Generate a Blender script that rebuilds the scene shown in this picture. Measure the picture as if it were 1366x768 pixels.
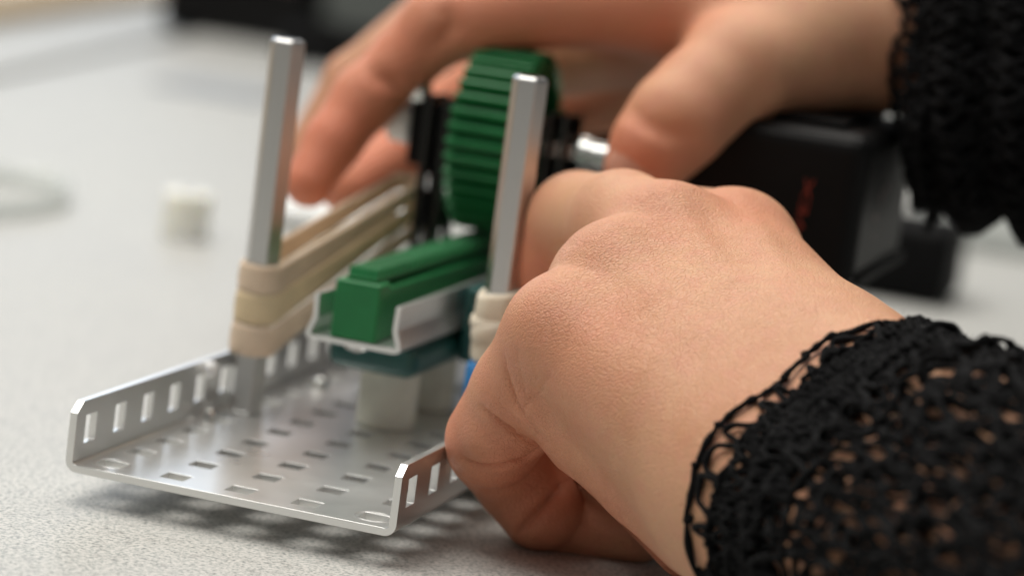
import bpy, math, random
import numpy as np
from mathutils import Vector, Matrix

for o in list(bpy.data.objects):
    bpy.data.objects.remove(o)
S = 0.001                     # everything is written in millimetres, built in metres
scene = bpy.context.scene
COL = scene.collection
rng = random.Random(7)

# ------------------------------------------------------------------ camera
FPX = 3700.886
CR = np.array([[0.94915534, 0.28622332, 0.13107382],
               [0.16762865, -0.10708804, -0.98001673],
               [-0.26646721, 0.95215984, -0.14962241]])
CC = np.array([197.857, -455.506, 116.124])
cam = bpy.data.cameras.new('camera')
cam_o = bpy.data.objects.new('camera', cam)
COL.objects.link(cam_o)
m = Matrix.Identity(4)
for i in range(3):
    m[i][0] = CR[0][i]; m[i][1] = -CR[1][i]; m[i][2] = -CR[2][i]; m[i][3] = CC[i] * S
cam_o.matrix_world = m
cam.sensor_fit = 'HORIZONTAL'
cam.sensor_width = 36.0
cam.lens = FPX / 1366 * 36
cam.clip_start = 0.01
cam.clip_end = 50
cam.dof.use_dof = True
cam.dof.focus_distance = 0.478
cam.dof.aperture_fstop = 9.5
cam.dof.aperture_blades = 7
scene.camera = cam_o

# ------------------------------------------------------------------ light
w = bpy.data.worlds.new('World'); scene.world = w; w.use_nodes = True
bg = w.node_tree.nodes['Background']
bg.inputs['Color'].default_value = (0.95, 0.98, 1.0, 1)
bg.inputs['Strength'].default_value = 0.10

def area(name, loc, target, size, power, color, size_y=None):
    l = bpy.data.lights.new(name, 'AREA')
    l.energy = power; l.color = color; l.size = size
    if size_y:
        l.shape = 'RECTANGLE'; l.size_y = size_y
    o = bpy.data.objects.new(name, l); COL.objects.link(o)
    o.location = loc
    o.rotation_euler = (Vector(target) - Vector(loc)).to_track_quat('-Z', 'Y').to_euler()
    return o
area('ceiling_light', (-0.40, 0.32, 1.55), (0.02, 0.05, 0), 2.0, 37, (1.0, 0.955, 0.89), 1.4)
area('ceiling_light', (-0.55, -0.40, 1.55), (0.05, 0.02, 0), 1.8, 9, (1.0, 0.955, 0.89), 1.2)
area('window_light', (-1.9, 2.6, 0.95), (0.0, 0.05, 0.02), 1.8, 12, (0.80, 0.89, 1.0), 1.2)

scene.view_settings.view_transform = 'Standard'
scene.view_settings.look = 'None'
scene.view_settings.gamma = 1
scene.view_settings.exposure = 0.1
scene.view_settings.use_curve_mapping = False
scene.cycles.use_denoising = True

# ------------------------------------------------------------------ helpers
def W(u, v, d):               # photograph pixel + distance -> millimetres, used when the measures were taken
    return CR.T @ (np.array([(u - 683) / FPX, (v - 384) / FPX, 1.0]) * d) + CC

class MB:
    def __init__(s): s.v = []; s.f = []
    def add(s, V, F):
        n = len(s.v); s.v += [tuple(map(float, p)) for p in V]
        s.f += [tuple(i + n for i in q) for q in F]; return s
    def box(s, x0, x1, y0, y1, z0, z1):
        return s.add([(x0,y0,z0),(x1,y0,z0),(x1,y1,z0),(x0,y1,z0),(x0,y0,z1),(x1,y0,z1),(x1,y1,z1),(x0,y1,z1)],
              [(0,3,2,1),(4,5,6,7),(0,1,5,4),(1,2,6,5),(2,3,7,6),(3,0,4,7)])
    def lathe(s, base, axis, prof, n=24, phase=0.0, caps=True):   # prof: (along, radius)
        base = np.array(base, float); a = np.array(axis, float); a /= np.linalg.norm(a)
        t = np.array([0,0,1.0]) if abs(a[2]) < .9 else np.array([1.0,0,0])
        e1 = np.cross(a, t); e1 /= np.linalg.norm(e1); e2 = np.cross(a, e1)
        V = []; F = []
        for (h, r) in prof:
            for k in range(n):
                th = 2*math.pi*k/n + phase
                V.append(base + a*h + r*(math.cos(th)*e1 + math.sin(th)*e2))
        for i in range(len(prof)-1):
            for k in range(n):
                F.append((i*n+k, i*n+(k+1) % n, (i+1)*n+(k+1) % n, (i+1)*n+k))
        if caps:
            F.append(tuple(range(n))[::-1]); L = (len(prof)-1)*n
            F.append(tuple(range(L, L+n)))
        return s.add(V, F)
    def tube(s, pts, r, n=6, closed=False):
        P = np.array(pts, float); N = len(P)
        T = np.zeros_like(P)
        for i in range(N):
            a = P[(i+1) % N] if (closed or i < N-1) else P[i]
            b = P[(i-1) % N] if (closed or i > 0) else P[i]
            T[i] = a-b
        T /= np.linalg.norm(T, axis=1)[:, None] + 1e-9
        ref = np.array([0.31, 0.52, 0.79])
        V = []; F = []
        rr = r if hasattr(r, '__len__') else [r]*N
        for i in range(N):
            e1 = np.cross(T[i], ref); e1 /= np.linalg.norm(e1)+1e-9; e2 = np.cross(T[i], e1)
            for k in range(n):
                th = 2*math.pi*k/n
                V.append(P[i] + rr[i]*(math.cos(th)*e1+math.sin(th)*e2))
        M = N if closed else N-1
        for i in range(M):
            j = (i+1) % N
            for k in range(n):
                F.append((i*n+k, i*n+(k+1) % n, j*n+(k+1) % n, j*n+k))
        if not closed:
            F.append(tuple(range(n))[::-1]); F.append(tuple(range((N-1)*n, N*n)))
        return s.add(V, F)
    def build(s, name, mat, parent=None, bevel=0, smooth=False, recalc=True, seg=2, origin=None):
        me = bpy.data.meshes.new(name)
        o = bpy.data.objects.new(name, me); COL.objects.link(o)
        off = np.zeros(3)
        if parent is not None:
            o.parent = parent; off = wloc(parent)
        elif origin is not None:
            off = np.array(origin, float); o.location = off * S
        V = (np.array(s.v) - off) * S
        me.from_pydata(V.tolist(), [], s.f); me.update()
        if recalc:
            import bmesh
            b = bmesh.new(); b.from_mesh(me); bmesh.ops.recalc_face_normals(b, faces=b.faces); b.to_mesh(me); b.free()
        me.materials.append(mat)
        if smooth:
            me.polygons.foreach_set('use_smooth', [True]*len(me.polygons))
        if bevel:
            md = o.modifiers.new('bevel', 'BEVEL'); md.width = bevel*S; md.segments = seg
            md.limit_method = 'ANGLE'; md.angle_limit = math.radians(35); md.harden_normals = False
        return o
def wloc(o):
    l = np.array(o.location)/S
    return l + (wloc(o.parent) if o.parent else 0)
def shade_auto(o, ang=35):
    me = o.data
    me.polygons.foreach_set('use_smooth', [True]*len(me.polygons))
    me.set_sharp_from_angle(angle=math.radians(ang))
def thing(name, label, cat, loc, group=None):
    o = bpy.data.objects.new(name, None); COL.objects.link(o)
    o.location = Vector(loc)*S; o['label'] = label; o['category'] = cat
    o.empty_display_size = 0.01
    if group: o['group'] = group
    return o
def tag(o, label, cat=None, group=None, kind=None):
    o['label'] = label
    if cat: o['category'] = cat
    if group: o['group'] = group
    if kind: o['kind'] = kind
    return o

# ------------------------------------------------------------------ materials
class Nodes:
    def __init__(s, name):
        s.m = bpy.data.materials.new(name); s.m.use_nodes = True
        s.t = s.m.node_tree; s.p = s.t.nodes['Principled BSDF']
    def n(s, typ, **kw):
        nd = s.t.nodes.new(typ)
        for k, v in kw.items():
            if k.startswith('i_'): nd.inputs[k[2:].replace('_', ' ')].default_value = v
            else: setattr(nd, k, v)
        return nd
    def l(s, a, b): s.t.links.new(a, b)
    def coord(s, scale=(1000, 1000, 1000), kind='Object'):
        c = s.n('ShaderNodeTexCoord'); mp = s.n('ShaderNodeMapping')
        mp.inputs['Scale'].default_value = scale
        s.l(c.outputs[kind], mp.inputs['Vector']); return mp.outputs['Vector']
    def noise(s, vec, scale, detail=4, rough=0.55):
        nd = s.n('ShaderNodeTexNoise'); nd.inputs['Scale'].default_value = scale
        nd.inputs['Detail'].default_value = detail; nd.inputs['Roughness'].default_value = rough
        s.l(vec, nd.inputs['Vector']); return nd.outputs['Fac']
    def ramp(s, fac, stops):
        r = s.n('ShaderNodeValToRGB'); e = r.color_ramp.elements
        while len(e) < len(stops): e.new(0.5)
        for x, (p, c) in zip(e, stops):
            x.position = p; x.color = (*c, 1) if len(c) == 3 else c
        s.l(fac, r.inputs['Fac']); return r.outputs['Color']
    def maprange(s, fac, a, b, c, d):
        r = s.n('ShaderNodeMapRange')
        for k, v in zip(('From Min', 'From Max', 'To Min', 'To Max'), (a, b, c, d)): r.inputs[k].default_value = v
        s.l(fac, r.inputs['Value']); return r.outputs['Result']
    def bump(s, h, dist, strength=1.0, prev=None):
        b = s.n('ShaderNodeBump'); b.inputs['Distance'].default_value = dist; b.inputs['Strength'].default_value = strength
        s.l(h, b.inputs['Height'])
        if prev is not None: s.l(prev, b.inputs['Normal'])
        return b.outputs['Normal']
    def mix(s, fac, a, b, mode='MIX'):
        x = s.n('ShaderNodeMix', data_type='RGBA', blend_type=mode)
        for sock, v in ((x.inputs['Factor'], fac), (x.inputs['A'], a), (x.inputs['B'], b)):
            if isinstance(v, (int, float)): sock.default_value = v
            elif isinstance(v, tuple): sock.default_value = (*v, 1)
            else: s.l(v, sock)
        return x.outputs['Result']
    def math(s, op, a, b=None):
        x = s.n('ShaderNodeMath', operation=op)
        for i, v in enumerate((a, b)):
            if v is None: continue
            if isinstance(v, (int, float)): x.inputs[i].default_value = v
            else: s.l(v, x.inputs[i])
        return x.outputs[0]
    def set(s, **kw):
        for k, v in kw.items():
            sock = s.p.inputs[k.replace('_', ' ')]
            if hasattr(v, 'is_linked') or isinstance(v, bpy.types.NodeSocket): s.l(v, sock)
            elif isinstance(v, tuple) and len(v) == 3 and sock.type == 'RGBA': sock.default_value = (*v, 1)
            else: sock.default_value = v
        return s

def mat_metal(name, col, rough, metallic=1.0, grain=(1, 1, 1), bump=0.000004):
    N = Nodes(name); v = N.coord((1000*grain[0], 1000*grain[1], 1000*grain[2]))
    a = N.noise(v, 0.06, 3)
    c = N.ramp(a, [(0.3, tuple(x*0.95 for x in col)), (0.7, col)])
    r = N.maprange(a, .3, .7, rough-.03, rough+.03)
    N.set(Base_Color=c, Metallic=metallic, Roughness=r); return N.m
def mat_plastic(name, col, rough=0.4, sss=0.0, spec=0.5, var=0.12, bump=0.00003, bscale=2.5):
    N = Nodes(name); v = N.coord()
    a = N.noise(v, 0.15, 5); b = N.noise(v, bscale, 4, .65)
    c = N.ramp(a, [(0.3, tuple(x*(1-var) for x in col)), (0.7, tuple(min(1, x*(1+var)) for x in col))])
    N.set(Base_Color=c, Roughness=N.maprange(b, .3, .7, rough-.06, rough+.08), Normal=N.bump(b, bump))
    N.p.inputs['Specular IOR Level'].default_value = spec
    if sss:
        N.set(Subsurface_Weight=sss, Subsurface_Radius=(1, .9, .7), Subsurface_Scale=0.003)
    return N.m

M_ALU = mat_metal('brushed_aluminium', (0.84, 0.845, 0.835), 0.30, .88)
M_ROD = mat_metal('standoff_aluminium', (0.62, 0.62, 0.61), 0.33, .95, grain=(1, 1, .25))
M_STEEL = mat_metal('zinc_steel', (0.72, 0.74, 0.72), 0.25)
M_DARK = mat_metal('dark_steel', (0.055, 0.057, 0.055), 0.34)
M_NYLON = mat_plastic('white_nylon', (0.66, 0.67, 0.58), 0.45, 0.5)
M_GREEN = mat_plastic('green_plastic', (0.010, 0.175, 0.050), 0.42, 0, 0.45)
M_TEAL = mat_plastic('teal_plastic', (0.010, 0.075, 0.068), 0.38, 0, 0.5)
M_BLACK = mat_plastic('black_plastic', (0.005, 0.005, 0.0052), 0.5, 0, 0.16)
M_BLACK2 = mat_plastic('matt_black_plastic', (0.0035, 0.0035, 0.0037), 0.65, 0, 0.12)
M_RED = mat_plastic('red_print', (0.26, 0.03, 0.015), 0.5)
M_GREYP = mat_plastic('grey_print', (0.16, 0.10, 0.10), 0.5)
M_TAN = mat_plastic('tan_rubber', (0.74, 0.58, 0.43), 0.55, 0.08, 0.35, .1, .00006, 1.2)
M_TAN2 = mat_plastic('yellow_tan_rubber', (0.72, 0.57, 0.36), 0.55, 0.08, 0.35, .1, .00006, 1.2)
M_CREAM = mat_plastic('cream_rubber', (0.74, 0.66, 0.52), 0.55, 0.25, 0.35, .08, .00006, 1.2)
M_BLUE = mat_plastic('blue_rubber', (0.03, 0.19, 0.46), 0.5, 0.1, 0.35)
M_NYLON2 = mat_plastic('cream_nylon', (0.93, 0.93, 0.83), 0.45, 0.6)
M_GREYL = mat_plastic('reflection_grey', (0.30, 0.32, 0.34), 0.45)
M_WHITE = mat_plastic('white_foam', (0.82, 0.83, 0.82), 0.5, 0.2)
M_WOOD = mat_plastic('tan_edge_band', (0.42, 0.30, 0.15), 0.5)
M_GREYD = mat_plastic('dull_grey_plastic', (0.09, 0.10, 0.095), 0.5)

def mat_clear():
    N = Nodes('clear_film'); v = N.coord()
    b = N.noise(v, 0.12, 4)
    N.set(Base_Color=(0.94, 0.97, 0.96), Roughness=0.1, Normal=N.bump(b, 0.0006))
    N.p.inputs['Alpha'].default_value = 0.28
    return N.m
M_CLEAR = mat_clear()
M_BAG = mat_clear(); M_BAG.name = 'cloudy_film'
M_BAG.node_tree.nodes['Principled BSDF'].inputs['Alpha'].default_value = 0.6
M_BAG.node_tree.nodes['Principled BSDF'].inputs['Base Color'].default_value = (0.88, 0.92, 0.90, 1)

def mat_table():
    N = Nodes('speckled_laminate'); v = N.coord()
    fine = N.noise(v, 1.15, 3, .75)
    mid = N.noise(v, 0.5, 4, .7)
    big = N.noise(v, 0.006, 3)
    c = N.ramp(fine, [(0.30, (0.10, 0.098, 0.095)), (0.43, (0.37, 0.395, 0.38)), (0.52, (0.56, 0.55, 0.525)), (0.72, (0.66, 0.65, 0.622))])
    c2 = N.ramp(mid, [(0.30, (0.62, 0.62, 0.62)), (0.48, (1, 1, 1))])
    c3 = N.ramp(big, [(0.3, (0.96, 0.96, 0.97)), (0.7, (1, 1, 0.985))])
    c = N.mix(1.0, N.mix(0.8, c, c2, 'MULTIPLY'), c3, 'MULTIPLY')
    N.set(Base_Color=c, Roughness=N.maprange(mid, .3, .7, .42, .54), Normal=N.bump(fine, 0.00004))
    N.p.inputs['Specular IOR Level'].default_value = 0.5
    return N.m
M_TABLE = mat_table()

def mat_cloth():
    N = Nodes('black_crochet_yarn'); v = N.coord()
    b = N.noise(v, 3.0, 4, .7)
    c = N.ramp(b, [(0.3, (0.0014, 0.0014, 0.0017)), (0.7, (0.0042, 0.0044, 0.0054))])
    N.set(Base_Color=c, Roughness=0.9, Normal=N.bump(b, 0.0003))
    N.p.inputs['Specular IOR Level'].default_value = 0.15
    N.p.inputs['Sheen Weight'].default_value = 0.04
    N.p.inputs['Sheen Roughness'].default_value = 0.5
    return N.m
M_YARN = mat_cloth()

def mat_skin():
    N = Nodes('skin')
    at = N.n('ShaderNodeAttribute', attribute_name='hco')      # hand coordinates in mm: along, across, normal
    red = N.n('ShaderNodeAttribute', attribute_name='red').outputs['Fac']
    wrk = N.n('ShaderNodeAttribute', attribute_name='wrk').outputs['Fac']
    v = at.outputs['Vector']
    def mp(sc):
        q = N.n('ShaderNodeMapping'); q.inputs['Scale'].default_value = sc
        N.l(v, q.inputs['Vector']); return q.outputs['Vector']
    lines = N.noise(mp((3.4, .55, 1.6)), 1.0, 3, .6)            # fine lines lying across the back of the hand
    cross = N.noise(mp((.7, 2.6, 1.4)), 1.0, 2, .6)
    vo = N.n('ShaderNodeTexVoronoi', feature='DISTANCE_TO_EDGE'); vo.inputs['Scale'].default_value = 1.0
    N.l(mp((1.9, 1.0, 1.4)), vo.inputs['Vector'])
    cell = N.maprange(vo.outputs['Distance'], 0.0, 0.16, 0, 1)
    vo2 = N.n('ShaderNodeTexVoronoi', feature='DISTANCE_TO_EDGE'); vo2.inputs['Scale'].default_value = 1.0
    N.l(mp((1.7, .55, .9)), vo2.inputs['Vector'])
    knk = N.maprange(vo2.outputs['Distance'], 0.0, 0.22, 0, 1)   # knuckle wrinkles
    pores = N.noise(mp((3.2, 3.2, 3.2)), 1.0, 2, .5)
    blot = N.noise(mp((.06, .06, .06)), 1.0, 5, .65)
    blot2 = N.noise(mp((.28, .28, .28)), 1.0, 4, .6)
    base = N.ramp(blot, [(0.33, (0.66, 0.335, 0.188)), (0.52, (0.72, 0.398, 0.235)), (0.70, (0.75, 0.435, 0.248))])
    base = N.mix(N.maprange(blot2, .42, .70, 0, .45), base, (0.74, 0.33, 0.23))
    base = N.mix(N.maprange(lines, .30, .55, .22, 0), base, (0.46, 0.22, 0.13))
    base = N.mix(N.maprange(pores, .35, .55, .18, 0), base, (0.45, 0.22, 0.14))
    base = N.mix(N.math('MULTIPLY', red, .85), base, (0.72, 0.21, 0.115))
    base = N.mix(N.math('MULTIPLY', wrk, N.maprange(knk, 0, 1, .30, .14)), base, (0.47, 0.235, 0.14))
    base = N.mix(N.maprange(cell, 0, 1, .07, 0), base, (0.40, 0.18, 0.11))
    n1 = N.bump(lines, 0.00017, .8)
    n2 = N.bump(cell, 0.00010, .8, n1)
    n3 = N.bump(cross, 0.00010, .8, n2)
    n4 = N.bump(N.math('MULTIPLY', knk, wrk), 0.00009, .7, n3)
    n5 = N.bump(pores, 0.00005, .7, n4)
    N.set(Base_Color=base, Roughness=N.maprange(lines, .3, .7, .36, .52), Normal=n5,
          Subsurface_Weight=0.14, Subsurface_Radius=(1.0, 0.36, 0.18), Subsurface_Scale=0.0018)
    N.p.inputs['Specular IOR Level'].default_value = 0.38
    return N.m
M_SKIN = mat_skin()
M_NAIL = mat_plastic('nail', (0.64, 0.31, 0.22), 0.45, 0.25, 0.3)

# ------------------------------------------------------------------ table and background
ZT = -7.0
t = MB()
t.add([(-1400, -700, ZT), (1500, -700, ZT), (1500, 2600, ZT), (-1400, 2600, ZT)], [(0, 1, 2, 3)])
# cut along the seam: the near table ends on the line through these two measured points
SA, SB = np.array([-361.8, 662.5]), np.array([-421.3, 967.3])
sd = (SB - SA)/np.linalg.norm(SB - SA); sn = np.array([-sd[1], sd[0]])
p0 = SA - sd*1500; p1 = SA + sd*2200
t = MB()
b0 = p0 - sn*2200; b1 = p1 - sn*2200
def slab(a, b, c, d, z0, z1):
    return MB().add([(*a, z0), (*b, z0), (*c, z0), (*d, z0), (*a, z1), (*b, z1), (*c, z1), (*d, z1)],
        [(0,3,2,1),(4,5,6,7),(0,1,5,4),(1,2,6,5),(2,3,7,6),(3,0,4,7)])
o = slab(p0, p1, b1, b0, ZT-25, ZT).build('table', M_TABLE, bevel=2)
tag(o, 'pale grey speckled laminate table top under the robot', kind='structure')
q0, q1 = p0 + sn*14, p1 + sn*14
r0, r1 = p0 + sn*88, p1 + sn*88
nt = thing('neighbouring_table', 'pale table with tan wooden rim beyond the seam, far left', 'table', (SA[0]-60, SA[1], ZT-25))
slab(q0, q1, r1, r0, ZT-27, ZT-2).build('table_top', M_TABLE, nt, bevel=2)
slab(r0+sn*.5, r1+sn*.5, p1+sn*420, p0+sn*420, ZT-30, ZT+6).build('wooden_rim', M_WOOD, nt, bevel=2)

# black device with dull red print, far behind
d = thing('black_device', 'blurred black device with dull red print, far behind the left rod', 'device', (-400, 1080, ZT))
MB().box(-468, -372, 1070, 1200, ZT, 80).build('case', M_BLACK, d, bevel=6, seg=3)
MB().box(-455, -425, 1068.5, 1069.5, 30, 48).build('print', M_RED, d)
MB().box(-415, -385, 1068.5, 1069.5, 30, 46).build('print', M_GREYP, d)
d = thing('black_reel', 'blurred round black reel beside the black device far behind', 'reel', (-331, 985, ZT))
MB().lathe((-331, 985, ZT), (0, 0, 1), [(0, 20), (3, 23), (16, 23), (19, 20)], 32).build('body', M_BLACK2, d, smooth=False)
MB().lathe((-331, 985, ZT+19), (0, 0, 1), [(0, 10), (6, 9)], 24).build('hub', M_BLACK2, d)
d = thing('grey_box', 'blurred dull grey box partly hidden behind the raised fingers', 'box', (-300, 1080, ZT))
MB().box(-368, -240, 1075, 1150, ZT, 95).build('body', M_GREYD, d, bevel=4)
MB().box(-366, -242, 1073, 1074.5, ZT+1, 10).build('band', M_BLACK2, d)

# small nylon spacer lying on the table
d = thing('spacer', 'small cream white plastic spacer lying alone on the table', 'spacer', (-121, 311, ZT))
sp_ = MB().lathe((-121, 313, ZT), (0, 0, 1), [(0, 6.6), (.6, 7.2), (13.4, 7.2), (14, 6.6)], 32).build('barrel', M_NYLON2, d)
shade_auto(sp_)
MB().lathe((-121, 313, ZT+14.05), (0, 0, 1), [(0, 2.6), (.05, 2.6)], 20).build('bore', M_GREYD, d)
d = thing('reflection_patch', 'added flat grey patch standing in for a dark reflection on the table behind the left rod', 'reflection patch', (-290, 760, ZT))
MB().box(-322, -268, 735, 785, ZT+.02, ZT+1.6).build('sheet', M_GREYL, d, bevel=.4)  # added thin slab, its grey stands in for a dark reflection on the table

# clear plastic strip curled on the table at the left
def strip(path, hgt, th, name, mat, parent):
    P = np.array(path, float); N = len(P); V = []; F = []
    for i in range(N):
        a = P[min(i+1, N-1)] - P[max(i-1, 0)]; nrm = np.array([-a[1], a[0], 0]); nrm /= np.linalg.norm(nrm)
        for s_, h_ in ((-1, 0), (1, 0), (1, 1), (-1, 1)):
            V.append(P[i] + nrm*s_*th/2 + np.array([0, 0, h_*hgt]))
    for i in range(N-1):
        for k in range(4): F.append((i*4+k, i*4+(k+1) % 4, i*4+4+(k+1) % 4, i*4+4+k))
    F += [(0, 1, 2, 3), (4*N-1, 4*N-2, 4*N-3, 4*N-4)]
    return MB().add(V, F).build(name, mat, parent, smooth=True)
d = thing('clear_plastic_strip', 'curled clear plastic strip on the table at the left edge', 'plastic strip', (-170, 300, ZT))
strip([(-192+26*math.cos(a), 305+52*math.sin(a), ZT+.4) for a in np.linspace(-1.6, 2.2, 40)], 6, 1.2, 'strip', M_BAG, d)

def crumple(name, loc, size, seed, mat, label, cat, sub=4, rough=.35):
    import bmesh
    r = np.random.RandomState(seed)
    b = bmesh.new(); bmesh.ops.create_icosphere(b, subdivisions=sub, radius=1)
    V = np.array([v.co[:] for v in b.verts])
    D = r.randn(26, 3); D /= np.linalg.norm(D, axis=1)[:, None]
    amp = r.uniform(.5, 1, 26)
    rad = 1 - rough*np.max(np.clip((V @ D.T) - .62, 0, 1)*amp*2.2, axis=1) + rough*.35*np.abs(np.sin(V @ r.randn(3, 5)*4)).mean(1)
    V = V*rad[:, None]*np.array(size)
    V[:, 2] = np.maximum(V[:, 2], -size[2]*.55); V[:, 2] -= V[:, 2].min()
    mb = MB(); mb.add(V + np.array(loc), [tuple(v.index for v in f.verts) for f in b.faces]); b.free()
    o = mb.build(name, mat, origin=loc); tag(o, label, cat); return o
crumple('crumpled_wrapper', (-97, 392, ZT), (30, 34, 9), 3, M_WHITE, 'crumpled white wrapper on the table below the fingertips', 'wrapper')
crumple('clear_bag', (82, 640, ZT), (34, 30, 24), 5, M_BAG, 'crumpled clear plastic bag behind the black block at the right', 'bag')
crumple('clear_bag', (130, 610, ZT), (26, 22, 13), 8, M_BAG, 'flat clear plastic bag under the frayed black sleeve at right edge', 'bag')

d = thing('black_block', 'black plastic block on the table behind the motor, right', 'block', (78, 445, ZT))
MB().box(56, 92, 438, 480, ZT, ZT+26).build('body', M_BLACK2, d, bevel=4, seg=3)
MB().box(62, 84, 436.5, 437.5, ZT+8, ZT+12).build('rib', M_BLACK2, d)

# ------------------------------------------------------------------ the robot: perforated chassis and everything bolted to it
P = 12.7
ROB = thing('robot_chassis', 'perforated aluminium chassis with two upright rods, green gear and rack', 'robot', (25.4, 60, ZT))
TH = 1.4
X0, X1 = -6.35, 57.15
Y0, NR = -6.35, 19
Y1 = Y0 + NR*P
HS = 2.3                      # half a hole
def perforated(mb, xs, ys, holes, fn):
    """flat plate in (a,b) cut on grid lines xs, ys; cells listed in holes are open; fn(a,b,side)->xyz"""
    nx, ny = len(xs), len(ys)
    idx = {}
    def vid(i, j, s):
        k = (i, j, s)
        if k not in idx:
            idx[k] = len(mb.v); mb.v.append(tuple(map(float, fn(xs[i], ys[j], s))))
        return idx[k]
    solid = lambda i, j: 0 <= i < nx-1 and 0 <= j < ny-1 and (i, j) not in holes
    for i in range(nx-1):
        for j in range(ny-1):
            if not solid(i, j): continue
            for s in (0, 1):
                q = [vid(i, j, s), vid(i+1, j, s), vid(i+1, j+1, s), vid(i, j+1, s)]
                mb.f.append(tuple(q if s else q[::-1]))
            for (a, b, c_, d_, ni, nj) in ((i, j, i+1, j, i, j-1), (i+1, j, i+1, j+1, i+1, j), (i+1, j+1, i, j+1, i, j+1), (i, j+1, i, j, i-1, j)):
                if not solid(ni, nj):
                    mb.f.append((vid(a, b, 0), vid(c_, d_, 0), vid(c_, d_, 1), vid(a, b, 1)))
def grid_lines(n, start, extra):
    L = list(extra)
    for k in range(n): L += [start + k*P - HS, start + k*P + HS]
    return sorted(L)
RB = 2.2                       # outer bend radius
ZF = 11.3                      # flange top
ch = MB()
# one developed sheet: s runs up the left flange, round the bend, over the floor, round the bend and up the right flange
flat_w = (X1 - X0) - 2*RB; flg = ZF - (RB - TH)
arc = RB*math.pi/2
zh = 5.87 - (RB - TH)
HZ = 2.6
segs = [0, 1.9, flg - zh - HZ, flg - zh + HZ]
ss = segs + [flg + arc*k/6 for k in range(0, 7)]
base = flg + arc
for j in range(5):
    c_ = base + (j*P - (X0 + RB)); ss += [c_-HS, c_+HS]
e = base + flat_w
ss += [e + arc*k/6 for k in range(0, 7)]
ss += [e + arc + zh - HZ, e + arc + zh + HZ, e + arc + flg - 1.9, e + arc + flg]
ss = sorted(set(round(x, 4) for x in ss))
ys = grid_lines(NR, 0, (Y0, Y1))
def sheet(s, y, side):
    # side 0 = outer skin, 1 = inner skin
    t_ = 0 if side == 0 else TH
    if s <= flg: return (X0 + t_, y, ZF - s)
    if s < base:
        a = (s - flg)/RB; cx, cz = X0 + RB, -TH + RB
        return (cx - (RB - t_)*math.cos(a), y, cz - (RB - t_)*math.sin(a))
    if s <= e: return (X0 + RB + (s - base), y, -TH + t_)
    if s < e + arc:
        a = (s - e)/RB; cx, cz = X1 - RB, -TH + RB
        return (cx + (RB - t_)*math.sin(a), y, cz - (RB - t_)*math.cos(a))
    return (X1 - t_, y, (RB - TH) + (s - e - arc))
holes = set()
def cell(arr, lo): return min(range(len(arr)), key=lambda i: abs(arr[i]-lo))
hy = [cell(ys, r*P - HS) for r in range(NR)]
for sc in [flg - zh - HZ, e + arc + zh - HZ] + [base + (j*P - (X0 + RB)) - HS for j in range(5)]:
    i = cell(ss, sc)
    for j in hy: holes.add((i, j))
perforated(ch, ss, ys, holes, sheet)
# clipped front and rear corners of the flanges
V = np.array(ch.v)
top = (V[:, 2] > ZF - .01)
for yy, sg in ((Y0, 1), (Y1, -1)):
    k = top & (np.abs(V[:, 1] - yy) < .01); V[k, 1] += sg*2.4
ch.v = [tuple(p) for p in V]
# corner of the flange: add the step of the clip by lowering the end verts below it
CHN = ch.build('channel', M_ALU, ROB, bevel=.10, seg=2)
for j in (0, 4):               # round marks pressed round the two front corner holes
    th = np.linspace(0, 2*math.pi, 49)[:-1]
    MB().tube([(j*P + 3.4*math.cos(a), 3.4*math.sin(a), -.03) for a in th], .09, 6, True).build('pressed_ring', M_ROD, CHN, smooth=True)

def hex_rod(x, y, z0, z1):
    r = 6.35/math.sqrt(3)
    mb = MB().lathe((x, y, z0), (0, 0, 1), [(0, r-.5), (.5, r), (z1-z0-.6, r), (z1-z0, r-.6)], 6, ROD_PH)
    return mb
ROD_PH = math.radians(30+4)
for x in (0, 50.8):
    sr = hex_rod(x, 63.5, 0.02, 76.2).build('standoff', M_ROD, ROB, bevel=.25)
    MB().lathe((x, 63.5, 76.19), (0, 0, 1), [(0, 1.9), (.12, 1.9)], 20).build('threaded_hole', M_DARK, sr)
    MB().lathe((x, 63.5, ZT+.05), (0, 0, 1), [(0, 3.4), (.6, 4.0), (2.2, 4.0), (2.3, 2.2), (5.5, 2.2)], 20).build('screw', M_STEEL, sr)
for (x, y) in ((0, 12.7*12), (50.8, 12.7*12)):
    MB().lathe((x, y, ZT+.05), (0, 0, 1), [(0, 3.4), (.6, 4.0), (5.5, 4.0)], 20).build('foot_screw', M_STEEL, ROB)
# screws standing in the floor and on the left flange
def screw(p, ax, r=2.6, h=2.2, mat=None, name='screw'):
    return MB().lathe(p, ax, [(0, r), (h*.5, r), (h*.85, r*.8), (h, r*.35)], 20).build(name, mat or M_STEEL, ROB, smooth=False)
screw((-4.6, 52.5, 9.4), (1, -.1, .25), 1.7, 2.0, M_WHITE)
screw((-2.6, 51.0, 0.05), (0, 0, 1), 1.5, 2.0)
screw((2.0, 101.6, 0.05), (0, 0, 1), 2.0, 2.0)

# nylon spacers under the slide
for y in (76.2, 101.6):
    s_ = MB().lathe((26.0, y, 0.03), (0, 0, 1), [(0, 5.6), (.5, 6.1), (12.2, 6.1), (12.7, 5.7)], 32).build('spacer', M_NYLON, ROB)
    shade_auto(s_)
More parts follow.
